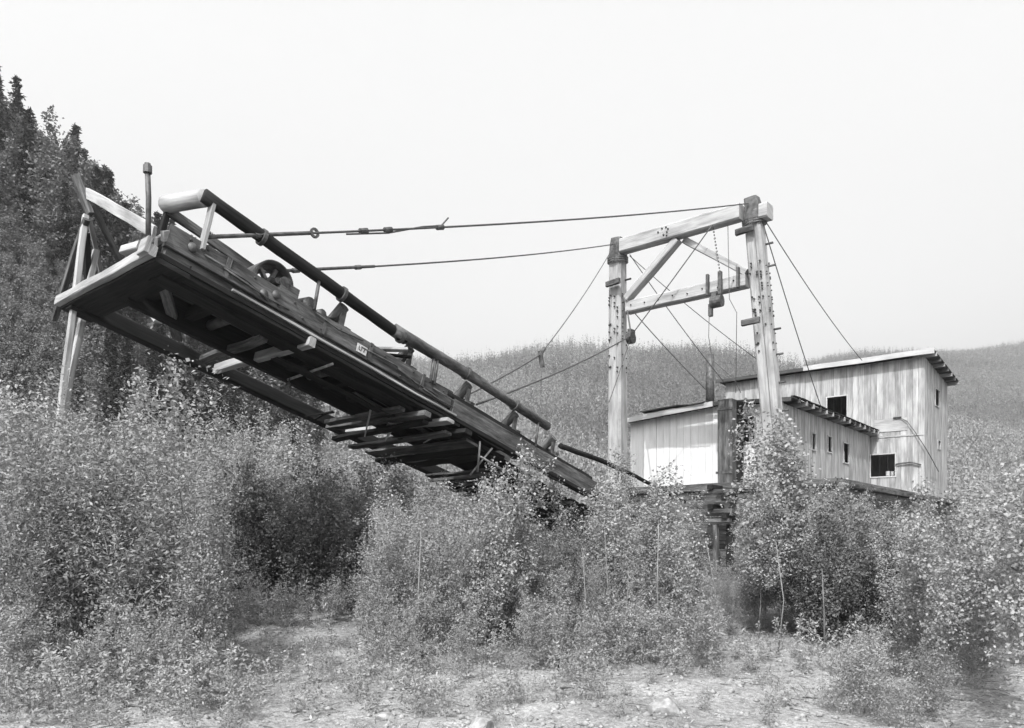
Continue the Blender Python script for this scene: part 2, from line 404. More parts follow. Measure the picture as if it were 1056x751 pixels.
for i in range(7):
    p = PB + .05 + i * (PB2 - PB + .2) / 6
    beamo('rafter', M['mid'] if i % 2 else M['pale'], bh, W(p, QB0 - .52, ztb(p) + .04), W(p, QB0 + .5, ztb(p) + .04), .09, .18)
beamo('wall_patch', M['siding'], bh, W(PB - .035, QB0 + .7, 6.85), W(PB - .035, QB0 + 2.15, 6.85), .02, .62, seg=1, wob=0)
beamo('belt_course', M['siding'], bh, W(PB - .03, QB0, 6.3), W(PB - .03, QB0 + 3.0, 6.3), .03, .07)
tubeo('pipe', M['steel'], bh, [W(PB - .1, QB0 + 1.2, 4.94), W(PB - .12, QB0 + .9, 4.98), W(PB - .12, QB0 + .5, 5.0), W(PB - .1, QB0 + .12, 4.85)], .035)
tubeo('loose_wire', M['cable'], bh, [W(PB - .1, QB0 + 1.0, 7.15), W(PB - .14, QB0 + .7, 6.95), W(PB - .15, QB0 + .35, 6.4), W(PB - .2, QB0 - .1, 5.6), W(PB + .5, QB0 - .25, 5.1), W(PB + 2.5, QB0 - .15, 4.7)], .02, 6)
beamo('wire_bracket', M['bolt'], bh, W(PB - .1, QB0 + .95, 7.17), W(PB - .1, QB0 + 1.3, 7.17), .08, .06)
m = MB(); m.tube([W(PB + .5, QB0 + 1.45, 4.45), W(PB + .5, QB0 + 1.45, 4.66)], .1); m.tube([W(PB + .5, QB0 + 1.67, 4.45), W(PB + .5, QB0 + 1.67, 4.68)], .1)
m.build('junk_inside', M['tag'], bh)
# smoke pipe, spud, crib
o = tubeo('chimney_pipe', M['steel'], None, [W(P0 + .8, 2.75, 6.5), W(P0 + .8, 2.75, 8.85)], .17, 14)
tag(rebase(o, W(P0 + .8, 2.75, 6.5)), 'rusty round chimney pipe rising through the low shed roof', 'chimney')
sp = thing('spud_post', 'heavy boxed timber spud post standing in front of the low shed window', 'post', W(P0 - 1, 1.24, 2.9))
beamo('spud_face', M['mid'], sp, W(P0 - 1, 1.24, 2.9), W(P0 - 1, 1.24, 6.6), .56, .5, up=-U, seg=4)
beamo('spud_strap', M['steel'], sp, W(P0 - 1.26, .92, 6.25), W(P0 - 1.26, 1.57, 6.25), .03, .09)
beamo('spud_strap', M['steel'], sp, W(P0 - 1.26, .92, 3.9), W(P0 - 1.26, 1.57, 3.9), .03, .09)
beamo('guide_timber', M['dark'], sp, W(P0 - .62, .92, 2.9), W(P0 - .62, .92, 6.55), .22, .2, up=-U)
cr = thing('timber_crib', 'stack of short crossed timbers under the spud post', 'crib', W(20.0, .75, 0))
for i, z in enumerate((2.08, 2.42, 2.78, 3.1)):
    beamo('crib_timber', M['mid'], cr, W(19.7, .28 - .1 * (i % 2), z), W(19.7, 1.2 + .12 * (i % 2), z), .2, .14)
    beamo('crib_timber', M['dark'], cr, W(19.5, .45 + .5 * (i % 2), z + .16), W(20.45, .45 + .5 * (i % 2), z + .16), .2, .16)
beamo('crib_post', M['mid'], cr, W(19.75, .85, 0), W(19.75, .85, 1.95), .17, .17)
beamo('crib_post', M['dark'], cr, W(20.1, .5, 0), W(20.1, .5, 1.95), .18, .18)

# ------------------------------------------------------------------ gantry
PG = 18.58
def legpt(side, z):                                            # side 0 right (starboard), 1 left
    k = (12.1 - z) / 7.1
    q = (-.95 - .41 * k) if side == 0 else (4.1 + .41 * k)
    return W(PG + .66 * k, q, z)
g = thing('gantry_frame', 'tall whitewashed timber gantry with two legs and braced cross beams', 'gantry', W(PG + 1, 1.6, 0))
for side in (1, 0):
    ld = (legpt(side, 12) - legpt(side, 3)).normalized()
    lg = beamo('leg', M['gantry'], g, legpt(side, 1.0), legpt(side, 11.95), .62, .62, up=-U, seg=6, wob=.004, w1=.5, h1=.5)
    cp = beamo('leg_cap', M['steel'], lg, legpt(side, 11.72), legpt(side, 12.4), .55, .55, up=-U, seg=3, wob=.015, w1=.4, h1=.4)
    m = MB(); [m.ring(legpt(side, z), ld, .35, .385, .045, 16) for z in (11.55, 11.62, 11.69)]; m.build('cable_wrap', M['cable'], lg)
    for zc, nn in ((9.0, 13), (9.9, 12), (7.9, 6)):
        for _ in range(nn):
            z = zc + R.uniform(-.45, .45); c = legpt(side, z) - U * .29 + V * R.choice((-.17, -.04, .12, .18))
            tubeo('bolt_head', M['bolt'], lg, [c, c - U * .035], .03, 6)
            c = legpt(side, z) - V * .29 + U * R.choice((-.15, .12)); tubeo('bolt_head', M['bolt'], lg, [c, c - V * .03], .026, 6)
    for z in ((10.9, 10.2, 8.2, 7.4, 6.5, 5.6, 4.9) if side == 0 else (10.9, 9.9)):
        c = legpt(side, z); tubeo('climbing_peg', M['mid'], lg, [c - V * .24 + U * .1, c - V * .5 + U * .1], .035, 6)
    if side == 0: tubeo('lightning_wire', M['cable'], lg, [legpt(side, z) - U * .33 - V * .1 for z in (11.6, 9.5, 7, 5, 3)], .008, 5)
beamo('top_beam', M['gantry'], g, W(PG - .1, 3.86, 12.0), W(PG - .1, -.62, 12.0), .42, .5, seg=4)
beamo('beam_end', M['gantry'], g, W(PG, -1.23, 11.83), W(PG, -1.5, 11.83), .52, .46, seg=1)
beamo('lower_beam', M['gantry'], g, W(PG + .22, 3.8, 9.86), W(PG + .22, -.68, 9.86), .4, .42, seg=4)
beamo('diagonal_brace', M['gantry'], g, W(PG + .1, 3.75, 10.15), W(PG - .05, 1.65, 11.72), .34, .24, seg=2)
beamo('diagonal_brace', M['gantry'], g, W(PG + .15, 1.5, 11.72), W(PG + .15, -.7, 10.1), .28, .22, seg=2)
for (q, z) in ((4.15, 10.7), (-.75, 11.3), (-.95, 8.35)):
    beamo('cleat', M['mid'], g, W(PG - .33, q + .24, z), W(PG - .33, q - .34, z + .02), .12, .19)
for _ in range(7): c = W(PG - .31, 2.1 + R.uniform(-.25, .25), 12.0 + R.uniform(-.15, .15)); tubeo('bolt_head', M['bolt'], g, [c, c - U * .035], .03, 6)
for q in np.arange(-.3, 3.6, .55): c = W(PG + .02, q, 9.86 + R.uniform(-.08, .08)); tubeo('bolt_head', M['bolt'], g, [c, c - U * .05], .022, 6)
# chain hoist hanging at the lower beam
ch = thing('chain_hoist', 'dark chain hoist block hanging from the gantry lower beam', 'hoist', W(PG - .15, .02, 9.2))
m = MB(); m.box(W(PG - .1, .3, 9.42), U, V, ZZ, .2, .16, .34); m.tube([W(PG - .1, .42, 9.3), W(PG - .1, .05, 9.3)], .2, 14); m.box(W(PG - .1, .45, 9.05), U, V, ZZ, .14, .12, .4); m.build('block', M['steel'], ch)
for q_, z_, w_ in ((.12, 9.5, .12), (.55, 9.55, .08), (-.5, 9.6, .08)): beamo('hanger', M['steel'], ch, W(PG - .12, q_, z_), W(PG - .12, q_, 10.25), .14, w_)
m = MB()
for q in (.12,):
    a, b = W(PG - .2, q + .2, 11.75), W(PG - .15, q - .02, 10.2)
    for i in range(14): c = a.lerp(b, (i + .5) / 14); m.ring(c, U if i % 2 else V, .015, .035, .016, 8)
m.build('chain', M['steel'], ch)
tubeo('hanging_rope', M['cable'], ch, [W(PG - .1, .5, 8.9), W(PG - .1, .52, 8.2), W(PG - .1, .4, 7.4), W(PG, -.3, 6.7), W(PG, -.55, 6.2)], .012, 5)
tubeo('hanging_rope', M['cable'], ch, [W(PG - .1, -.15, 11.7), W(PG - .1, -.2, 9.3), W(PG - .1, -.45, 8.8), W(PG - .1, -.42, 6.2)], .012, 5)

# ------------------------------------------------------------------ cables
def sag(a, b, s, n=14): return [a.lerp(b, i / n) - ZZ * (4 * s * (i / n) * (1 - i / n)) for i in range(n + 1)]
def cable(a, b, r, s, name='guy_cable', cat='cable', label='', fit=()):
    m = MB(); m.tube(sag(a, b, s), r, 6); o = m.build(name, M['cable'], None, True)
    rebase(o, a); tag(o, label, cat); return o
rt, lt = W(PG - .28, -.9, 12.15), W(PG - .28, 4.05, 12.1)
a1 = K(.66, .15, .72); o = cable(a1, rt, .02, .12, label='upper boom suspension cable running to the right gantry leg top')
def fitting(o, a, b, ks, r=.05, length=.16):
    for k in ks:
        c = a.lerp(b, k) - ZZ * (4 * .12 * k * (1 - k)); d = (b - a).normalized()
        m = MB(); m.tube([c - d * length / 2, c + d * length / 2], r, 8); m.build('clamp', M['steel'], o)
# the children sit in the cable's local frame
fitting(o, a1, rt, (.05, .16, .19, .26))
m = MB(); c = a1.lerp(rt, .105) - ZZ * .045; m.ring(c, V, .045, .085, .03, 14); m.build('eye', M['steel'], o)
m = MB(); m.tube([a1.lerp(rt, .10) - ZZ * .04, a1], .032, 8); m.build('tie_rod', M['steel'], o)
m = MB(); m.tube([a1.lerp(rt, .14) - ZZ * .1, a1.lerp(rt, .19) - ZZ * .13, a1.lerp(rt, .235) - ZZ * .06, a1.lerp(rt, .262) - ZZ * .06, a1.lerp(rt, .272) + ZZ * .08], .016, 6); m.build('cable_tail', M['cable'], o)
a2 = K(1.8, 1.1, 1.05); o = cable(a2, lt, .02, .12, label='lower boom suspension cable running to the left gantry leg top')
fitting(o, a2, lt, (.07, .17), .045)
m = MB(); m.tube([a2.lerp(lt, .2) - ZZ * .075, a2], .03, 8); m.build('tie_rod', M['steel'], o)
sheave = at(651, 346, 26.0)
sv = thing('sheave_block', 'small sheave block hung on cables beside the left gantry leg', 'pulley', sheave)
m = MB(); m.box(sheave, U, V, ZZ, .3, .14, .42); m.build('cheek', M['steel'], sv); m = MB(); m.ring(sheave + V * .02 - ZZ * .1, V, .05, .2, .2, 18); m.build('sheave', M['bolt'], sv)
cable(sheave, W(PG - .3, .3, 11.78), .018, .02, label='cable slanting from the sheave block up to the gantry top beam')
cable(sheave, at(628, 415, 24.5), .016, .05, label='cable dropping from the sheave block across the left gantry leg')
cable(W(PG, 3.7, 9.7), sheave, .03, 0, label='short cable from the gantry lower beam to the sheave block', name='short_cable')
ea = K(6.9, .3, .75); eb = K(6.5, .5, .7); eq = at(559, 374, 18.8); eq2 = at(557, 366, 18.8)
cable(ea, sheave, .024, .12, label='long hoist cable from the boom middle up to the sheave block')
cable(eb, eq2, .02, .04, label='short upper cable from the boom middle to the hanging link')
lk = thing('cable_link', 'iron link joining three cables in mid air left of the gantry', 'link', eq)
m = MB(); m.beam(eq - ZZ * .12, eq2 + ZZ * .1, .08, .1); m.build('shackle', M['steel'], lk)
m = MB(); m.tube([eq2, eq2 + (lt - eq2) * .04], .05, 8); m.build('clevis', M['steel'], lk)
cable(eq2, lt, .014, .15, label='thin cable from the hanging link up to left gantry leg top')
cable(eq, at(556, 432, 18.2), .008, 0, label='thin loose wire hanging down from the iron cable link', name='loose_wire')
cable(W(PG, -1.25, 11.75), at(889, 372, 35.4), .017, .2, label='right guy cable from gantry top to the tall house roof')
cable(W(PG, -1.25, 11.6), at(846, 418, 28.8), .017, .1, label='guy cable from right gantry leg down to low shed eave')
cable(W(PG, 3.6, 11.7), at(748, 396, 27.0), .015, .1, label='steeper thin cable from left beam end to the spud post')
cable(W(PG, 3.6, 11.65), at(781, 371, 27.2), .013, .1, label='shallower thin cable from left beam end behind right leg')
cable(W(PG + .2, 3.5, 9.6), at(728, 402, 27.2), .017, .05, label='cable from the lower beam down to the chimney pipe foot')

# ------------------------------------------------------------------ stacker boom
b = thing('conveyor_boom', 'long dark timber conveyor boom sloping down towards the gantry', 'conveyor', K(8, 1.5, 0))
def kb(name, mat, p0, p1, w, h, **k): return beamo(name, M[mat], b, K(*p0), K(*p1), w, h, up=KN, **k)
LEN = 17.0
eb_ = kb('end_beam', 'pale', (.02, -.02, .06), (.02, 3.45, .06), .1, .16)
kb('end_beam_plank', 'dark', (.32, .0, -.02), (.3, 3.4, -.02), .5, .08)
kb('end_cap', 'pale', (-.06, -.03, .1), (-.06, .24, .12), .06, .22)
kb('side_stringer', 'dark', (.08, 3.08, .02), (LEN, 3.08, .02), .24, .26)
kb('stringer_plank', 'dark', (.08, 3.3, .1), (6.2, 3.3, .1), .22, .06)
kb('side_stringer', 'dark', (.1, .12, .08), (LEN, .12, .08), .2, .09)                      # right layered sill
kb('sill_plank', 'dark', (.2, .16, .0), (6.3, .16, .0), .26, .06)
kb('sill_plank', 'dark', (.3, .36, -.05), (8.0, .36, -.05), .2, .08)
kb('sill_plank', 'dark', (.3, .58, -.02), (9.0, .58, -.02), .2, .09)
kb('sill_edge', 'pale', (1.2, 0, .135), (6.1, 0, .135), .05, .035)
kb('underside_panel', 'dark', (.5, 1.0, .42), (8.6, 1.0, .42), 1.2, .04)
for i_, s_ in enumerate((.7, 1.35, 3.3, 4.1, 4.7)):
    kb('cross_timber', 'dark', (s_, .2, .14), (s_, 1.62, .14), .16, .2)
for s_ in (1.7, 3.7):
    tubeo('return_roller', M['steel'], b, [K(s_, .45, .12), K(s_, 1.55, .12)], .08, 12)
for k_, (s_, t_, w_) in enumerate(((.45, .75, 2.9), (.5, 1.3, 3.4), (4.3, .95, 2.4))[2:])\
        :
    kb('hanging_board', 'mid', (s_, t_, -.04), (s_ + w_, t_ + .1, -.02), .14, .03)
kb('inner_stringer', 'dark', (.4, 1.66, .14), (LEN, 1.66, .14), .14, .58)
sb = kb('side_board', 'mid', (.2, .2, .47), (6.05, .2, .47), .12, .34)
for i in range(16):
    c = K(.5 + i * .35 + R.uniform(-.12, .12), .14, .47 + R.choice((-.1, .09)) + R.uniform(-.02, .02)); tubeo('bolt_head', M['bolt'], sb, [c, c - V * .018], .02, 8)
for s in (.55, 1.75, 1.95): c = K(s, .14, .45 + R.uniform(-.04, .08)); tubeo('washer', M['steel'], sb, [c, c - V * .02], .07, 12)
kb('side_board', 'mid', (.25, .26, .25), (6.0, .26, .25), .12, .12)
kb('side_board', 'mid', (6.08, .14, .27), (11.4, .14, .27), .1, .46)
kb('top_batten', 'dark', (5.9, .2, .55), (11.2, .2, .55), .16, .08)
kb('side_board', 'mid', (.2, 1.5, .5), (9.5, 1.5, .5), .12, .4)
kb('side_board', 'mid', (11.4, .2, .2), (LEN, .2, .2), .1, .3)
kb('small_box', 'pale', (.1, .4, .22), (.06, .9, .25), .34, .12)
kb('splintered_board', 'pale', (.12, .12, .38), (.35, .3, .6), .05, .14)
kb('splintered_board', 'pale', (.12, .28, .34), (.3, .55, .62), .05, .12)
# conveyor belt
kb('belt', 'rubber', (.9, .85, .58), (9.0, .85, .58), .7, .03)
# rails
def logbar(name, mat, pts, r, r1=None, n=14, wob=.03):
    full = []
    for a, c in zip(pts[:-1], pts[1:]):
        k = max(2, int((Vector(c) - Vector(a)).length / .3))
        full += [Vector(a).lerp(Vector(c), i / k) for i in range(k)]
    full.append(Vector(pts[-1])); return tubeo(name, M[mat], b, full, r, n, True, r1, wob)
logbar('handrail_log', 'dark', [K(.5, .15, 1.31), K(2.5, .15, 1.2), K(4.62, .15, 1.07)], .105, .1, 14, .045)
logbar('handrail_log', 'log', [K(4.3, .13, 1.1), K(6.5, .15, 1.17), K(9.15, .15, 1.13)], .115, .095, wob=.1)
logbar('crossbar_log', 'pale', [K(.55, .2, 1.31), K(.38, 1.12, 1.39)], .125, .13)
logbar('tail_log', 'dark', [K(9.8, .2, .9), K(11.5, .2, 1.15), K(13.0, .2, 1.3), K(16.3, .2, 1.5)], .07, .05, 8, .08)
kb('rail_board', 'mid', (.42, 1.1, 1.3), (1.95, 1.1, 1.2), .06, .15)
kb('rail_board', 'dark', (1.0, 1.16, 1.02), (2.0, 1.16, .98), .08, .12)
kb('rail_post', 'pale', (.68, .14, .52), (.64, .14, 1.3), .05, .14) 
for s, n0, n1 in ((2.6, .6, 1.15), (5.35, .55, 1.1), (5.45, .55, 1.1), (8.75, .5, 1.12)):
    tubeo('rail_post', M['steel'], b, [K(s + .03, .1, n0), K(s, .12, n1)], .03, 8)
kb('rail_post', 'dark', (.45, 1.15, .6), (.42, 1.12, 1.35), .08, .1)
sp_ = tubeo('standpipe', M['steel'], b, [K(-.03, .06, .1), K(-.2, .06, .75), K(-.31, .06, 1.1)], .036, 10)
m = MB(); c = K(-.31, .06, 1.1); m.tube([c - ZZ * .03, c + ZZ * .02, c + ZZ * .07], .058, 10); m.tube([c + ZZ * .07, c + ZZ * .1], .04, 10); m.build('pipe_cap', M['steel'], sp_)
# head pulley
c = K(1.98, .55, .8)
hp = one('head_pulley', M['steel'], lambda m: m.ring(c, V, .31, .345, .42, 40), b, True)
m = MB()
for i in range(6):
    a = i * math.pi / 3 + .3; d = KS * math.cos(a) + KN * math.sin(a); m.beam(c, c + d * .32, .06, .08, up=V, seg=1)
m.build('spokes', M['lightmetal'], hp)
m = MB(); m.tube([c - V * .3, c + V * .5], .05, 12); m.tube([c - V * .12, c + V * .12], .1, 14); m.build('hub', M['steel'], hp)
m = MB(); m.box(K(2.2, .3, .72), KS, V, KN, .34, .16, .26); m.tube([K(2.1, .22, .82), K(2.1, .4, .82)], .1, 12); m.build('bearing_block', M['mid'], b)
m = MB(); m.tube([K(2.62, .25, .72), K(2.62, .6, .76)], .13, 14); m.tube([K(2.85, .2, .66), K(2.85, .5, .68)], .09, 12); m.build('snub_roller', M['steel'], b, True)
for i, s in enumerate((3.28, 4.88, 6.56, 8.13, 9.6)):
    m = MB(); m.beam(K(s, .2, .62), K(s, 1.5, .62), .1, .06, up=KN, seg=1); m.beam(K(s + .12, .2, .66), K(s + .12, .5, .78), .12, .06, up=KN, seg=1); m.beam(K(s, .26, .62), K(s, .26, .95), .05, .1, up=KS, seg=1)
    fr = m.build('idler_frame', M['steel'], b)
    m = MB(); m.tube([K(s - .02, .62, .74), K(s - .02, .26, 1.04)], .1, 14); m.build('roller', M['mid'], fr)
    m = MB(); m.tube([K(s, .68, .72), K(s, 1.05, .72)], .09, 12); m.build('roller', M['mid'], fr)
    m = MB(); m.tube([K(s, 1.1, .74), K(s, 1.44, .98)], .1, 12); m.build('roller', M['mid'], fr)
# cross planks hung below
kb('cross_plank', 'pale', (2.64, -.06, .0), (2.64, 3.1, -.01), .12, .16)
kb('cross_plank', 'mid', (2.12, .5, -.1), (2.2, 2.6, -.08), .16, .1)
for (s, t0, t1, n, mt) in ((5.0, .3, 2.6, -.14, 'mid'), (5.3, -.1, 2.9, -.16, 'mid'), (5.55, .2, 3.2, -.2, 'dark'), (5.85, -.15, 3.35, -.08, 'pale'), (6.1, .1, 3.3, -.22, 'mid'), (6.35, -.2, 2.4, -.12, 'dark')):
    kb('cross_plank', mt, (s, t0, n), (s + R.uniform(-.15, .15), t1, n + R.uniform(-.05, .05)), R.uniform(.14, .2), R.uniform(.05, .1))
kb('cross_plank', 'mid', (.45, .6, .0), (1.6, 2.4, -.02), .16, .07)
for i in range(20):
    s = 6.8 + i * .4
    if i in (3, 8): continue
    kb('floor_plank', 'dark' if i % 4 else 'mid', (s, R.uniform(.1, .4), -.14 + R.uniform(-.05, .03)), (s + R.uniform(-.16, .16), R.uniform(2.6, 3.45), -.16 + R.uniform(-.1, .04)), R.uniform(.26, .38), .045, wob=.02)
for i in range(15):                                            # loose boards, battens and scrap lying along the boom
    s = R.uniform(.9, 9.2); t = R.uniform(.3, 1.4); n0 = R.uniform(.56, .7)
    kb('loose_board', R.choice(('mid', 'dark', 'dark', 'pale')), (s, t, n0), (s + R.uniform(.2, .8), t + R.uniform(-.5, .4), n0 + R.uniform(-.06, .2)), R.uniform(.08, .18), R.uniform(.025, .05), wob=.015)
for i in range(9):                                             # splintered pieces hanging below the sill
    s = R.uniform(4.4, 7.2); t = R.uniform(0, 2.6)
    kb('splinter', R.choice(('mid', 'dark', 'pale')), (s, t, -.1), (s + R.uniform(-.5, .5), t + R.uniform(-.7, .7), R.uniform(-.5, -.15)), R.uniform(.04, .09), .03, w1=.02, h1=.015, wob=.012)
for i in range(7):
    s = R.uniform(.6, 5.6); c = K(s, .11, R.uniform(.34, .6))
    tubeo('iron_rod', M['steel'], b, [c, c + KS * R.uniform(.3, .9) - KN * R.uniform(-.03, .1), c + KS * R.uniform(1, 1.5) - KN * R.uniform(.0, .16)], .014, 6)
for s in (1.1, 2.9, 3.9, 5.2):
    kb('iron_strap', 'steel', (s, .128, .31), (s + .01, .128, .64), .07, .014)
for s, n in ((1.5, 1.25), (3.1, 1.16), (4.5, 1.08), (6.3, 1.165), (7.9, 1.15)):
    m = MB(); m.ring(K(s, .15, n), KS, .1, .135, .06, 16); m.build('log_band', M['steel'], b)
kb('torn_edge_board', 'dark', (2.6, .9, -.12), (5.2, .8, -.16), .2, .03, wob=.03)
for s in (8.3, 8.7, 9.1, 9.5, 10.0, 10.6):
    kb('hanging_slat', 'mid', (s, .2, -.26), (s + .1, 2.9, -.3), .07, .07)
rd = tubeo('tie_rod', M['lightmetal'], b, [K(3.2, .0 + .1, -.1), K(3.35, 1.9, -.12)], .025, 8)
m = MB(); m.ring(K(3.3, 1.5, -.28), KS, .06, .085, .03, 14); m.tube([K(3.3, 1.5, -.2), K(3.3, 1.5, -.1)], .015, 6); m.build('ring', M['steel'], rd)
for a, c in (((7.0, .1, -.05), (7.3, .3, -.6)), ((7.4, .1, -.05), (7.2, .4, -.7)), ((7.1, .1, -.35), (8.2, .2, -.35))):
    tubeo('hanger_rod', M['lightmetal'], b, [K(*a), K(*c)], .022, 6)
pl = kb('tin_tag', 'tag', (3.6, .116, .42), (3.82, .116, .42), .008, .15, seg=1, wob=0, ch=.001)
m = MB()
for (x0, z0, x1, z1) in ((3.645, .46, 3.645, .40), (3.645, .40, 3.675, .385), (3.675, .385, 3.7, .40), (3.7, .40, 3.7, .46), (3.73, .46, 3.78, .46), (3.78, .46, 3.75, .385)):
    m.beam(K(x0, .109, z0), K(x1, .109, z1), .006, .012, up=KN, seg=1, wob=0)
m.build('lettering', M['bolt'], pl)

# ------------------------------------------------------------------ pole tripod by the boom end
D = 12.35
tp = thing('pole_tripod', 'leaning bundle of pale poles standing against the raised boom end', 'tripod', at(55, 640, D))
def pole(pa, pb, w, h, mat='pale', nm='pole'):
    a, c = at(*pa), at(*pb); beamo(nm, M[mat], tp, a, c, w, h, up=-U)
pole((78, 182, D), (93, 222, D), .16, .08, 'mid', 'top_block')
pole((88, 222, D - .05), (34, 640, D - .9), .1, .09, 'pale')
pole((99, 258, D + .35), (22, 645, D - .2), .11, .09, 'pale')
pole((89, 226, D - .12), (56, 330, D + .7), .09, .09, 'mid')
pole((92, 225, D + .02), (113, 318, D + 1.6), .12, .07, 'pale')
pole((95, 212, D + .1), (124, 268, D + .6), .1, .09, 'mid')
pole((89, 240, D + .1), (91, 300, D + .4), .1, .1, 'dark')
bp_ = at(90, 199, D); beamo('brace_plank', M['pale'], tp, bp_, K(.06, .25, .44), .05, .17)
o = beamo('leaning_plank', M['pale'], None, at(140, 298, 17), at(163, 332, 16.6), .2, .06)
tag(rebase(o, at(163, 332, 16.6)), 'loose pale plank tilted behind the end of the boom', 'plank')

# ------------------------------------------------------------------ vegetation
def leaf_quads(P, size, g, up=.5, narrow=.5):
    """rhombic leaves at points P; returns vertices (4N,3) and faces"""
    n = len(P); d = g.normal(size=(n, 3)); d[:, 2] *= .7; d /= np.linalg.norm(d, axis=1)[:, None]
    nn = g.normal(size=(n, 3)); nn[:, 2] += up * 2; sd = np.cross(nn, d); sd /= np.linalg.norm(sd, axis=1)[:, None] + 1e-9
    L = (size * g.uniform(.6, 1.3, n))[:, None]; w = L * narrow * g.uniform(.8, 1.2, n)[:, None]
    nrm = np.cross(d, sd)
    vs = np.stack([P, P + d * L * .5 + sd * w * .5 + nrm * w * .12, P + d * L, P + d * L * .5 - sd * w * .5 + nrm * w * .12], 1).reshape(-1, 3)
    i = np.arange(n)[:, None] * 4
    return vs, i + np.arange(4)[None, :]
def mesh_plant(seed, h, stems, nb, nl, leaf, bare=.12, spread=.32, lean=.12, narrow=.5, stemr=.012, up_=.55, droop=0.0):
    """stems with side twigs; returns (trunk MB, leaf verts, leaf faces) about the origin"""
    g = np.random.default_rng(seed); tks = []; pts = []
    for s in range(stems):
        tk = MB(); tks.append(tk)
        a = g.uniform(0, 6.28); hh = h * g.uniform(.72, 1) if s else h
        b0 = np.array([math.cos(a), math.sin(a), 0]) * (.06 * h * (s > 0)) * g.uniform(.3, 1)
        dr = np.array([math.cos(a), math.sin(a)]) * lean * hh * g.uniform(.3, 1.2) * (1 if s else .5)
        bend = g.normal(0, .03 * hh, 2)
        def sp(k): return np.array([b0[0] + dr[0] * k ** 1.3 + bend[0] * math.sin(k * 5), b0[1] + dr[1] * k ** 1.3 + bend[1] * math.sin(k * 4), hh * k])
        tk.tube([sp(k) for k in np.linspace(-.02, 1, 9)], stemr * h / 3, 5, False, stemr * h / 3 * .25)
        for i in range(nb):
            k = bare + (1 - bare) * ((i + g.uniform(0, 1)) / nb); c = sp(k); az = g.uniform(0, 6.28)
            prof = (1 - k) ** .6 * (.4 + .6 * min(1, (k - bare) / .25 + .3)) if k > bare else .2
            bl = spread * h * prof * g.uniform(.5, 1.25) + .05 * h * .5; e = g.uniform(.3, 1.0) * up_ * 1.5
            dv = np.array([math.cos(az) * math.cos(e), math.sin(az) * math.cos(e), math.sin(e) - droop])
            end = c + dv * bl
            if bl > .12 * h: tk.tube([c, c + dv * bl * .55, end + np.array([0, 0, -.05 * bl])], stemr * h / 3 * .4, 3, False, stemr * h / 3 * .12)
            n = max(4, int(nl * (bl / (spread * h)) * g.uniform(.6, 1.4)))
            t = g.uniform(.15, 1.05, n) ** .8
            pts.append(c + dv[None, :] * (bl * t)[:, None] + g.normal(0, .04 * h * .55, (n, 3)) * (.45 + .55 * t)[:, None])
    P = np.concatenate(pts); P[:, 2] = np.maximum(P[:, 2], .03)
    return tks, *leaf_quads(P, leaf, g, narrow=narrow)
def mesh_spruce(seed, h):
    g = np.random.default_rng(seed); tk = MB(); tk.tube([Vector((0, 0, -.3)), Vector((g.normal(0, .1), 0, h * .5)), Vector((0, 0, h))], .012 * h, 6, False, .02)
    pts = []; z = .08 * h
    while z < h * .985:
        k = z / h; r = (.17 * h * (1 - k) ** .8 + .1) * g.uniform(.55, 1.15)
        for j in range(int(5 + 3 * (1 - k))):
            a = g.uniform(0, 6.28); rr = r * g.uniform(.6, 1.15); n = int(10 + 26 * rr / (.17 * h)); t = g.uniform(.1, 1, n)
            c = np.stack([math.cos(a) * rr * t, math.sin(a) * rr * t, z - .45 * rr * t ** 1.4 + .1 * rr * (t > .85)], 1)
            pts.append(c + g.normal(0, .05, (n, 3)) * np.array([1, 1, .8]) * (h / 10))
        z += .032 * h * g.uniform(.8, 1.3)
    return [tk], *leaf_quads(np.concatenate(pts), .045 * h * .75, g, narrow=.42)
def plant(name, label, cat, data, leaf_m, bark_m, group=None, parts=('trunk', 'crown')):
    t = thing(name, label, cat, (0, 0, 0), group)
    for tk in data[0]: tk.build(parts[0] if len(data[0]) == 1 else 'stem', M[bark_m], t, True)
    o = bpy.data.objects.new(parts[1], rawmesh(parts[1], data[1], data[2], M[leaf_m])); COL.objects.link(o); o.parent = t
    return t
def dup(root, label, group):
    r = root.copy(); COL.objects.link(r); r['label'] = label
    if group: r['group'] = group
    for c in list(root.children):
        d = c.copy(); COL.objects.link(d); d.parent = r
    return r
USED = set()
def put(proto, x, y, sc, label, group, rz=None, z=None, tilt=0.05):
    if proto.name not in USED:
        USED.add(proto.name); o = proto; o['label'] = label
        if group: o['group'] = group
        elif 'group' in o: del o['group']
    else:
        o = dup(proto, label, group)
        if not group and 'group' in o: del o['group']
    o.location = (x, y, gz(x, y) - .03 if z is None else z)
    o.rotation_euler = (R.gauss(0, tilt), R.gauss(0, tilt), R.uniform(0, 6.28) if rz is None else rz)
    s = sc; o.scale = (s * R.uniform(.9, 1.12), s * R.uniform(.9, 1.12), s)
    return o

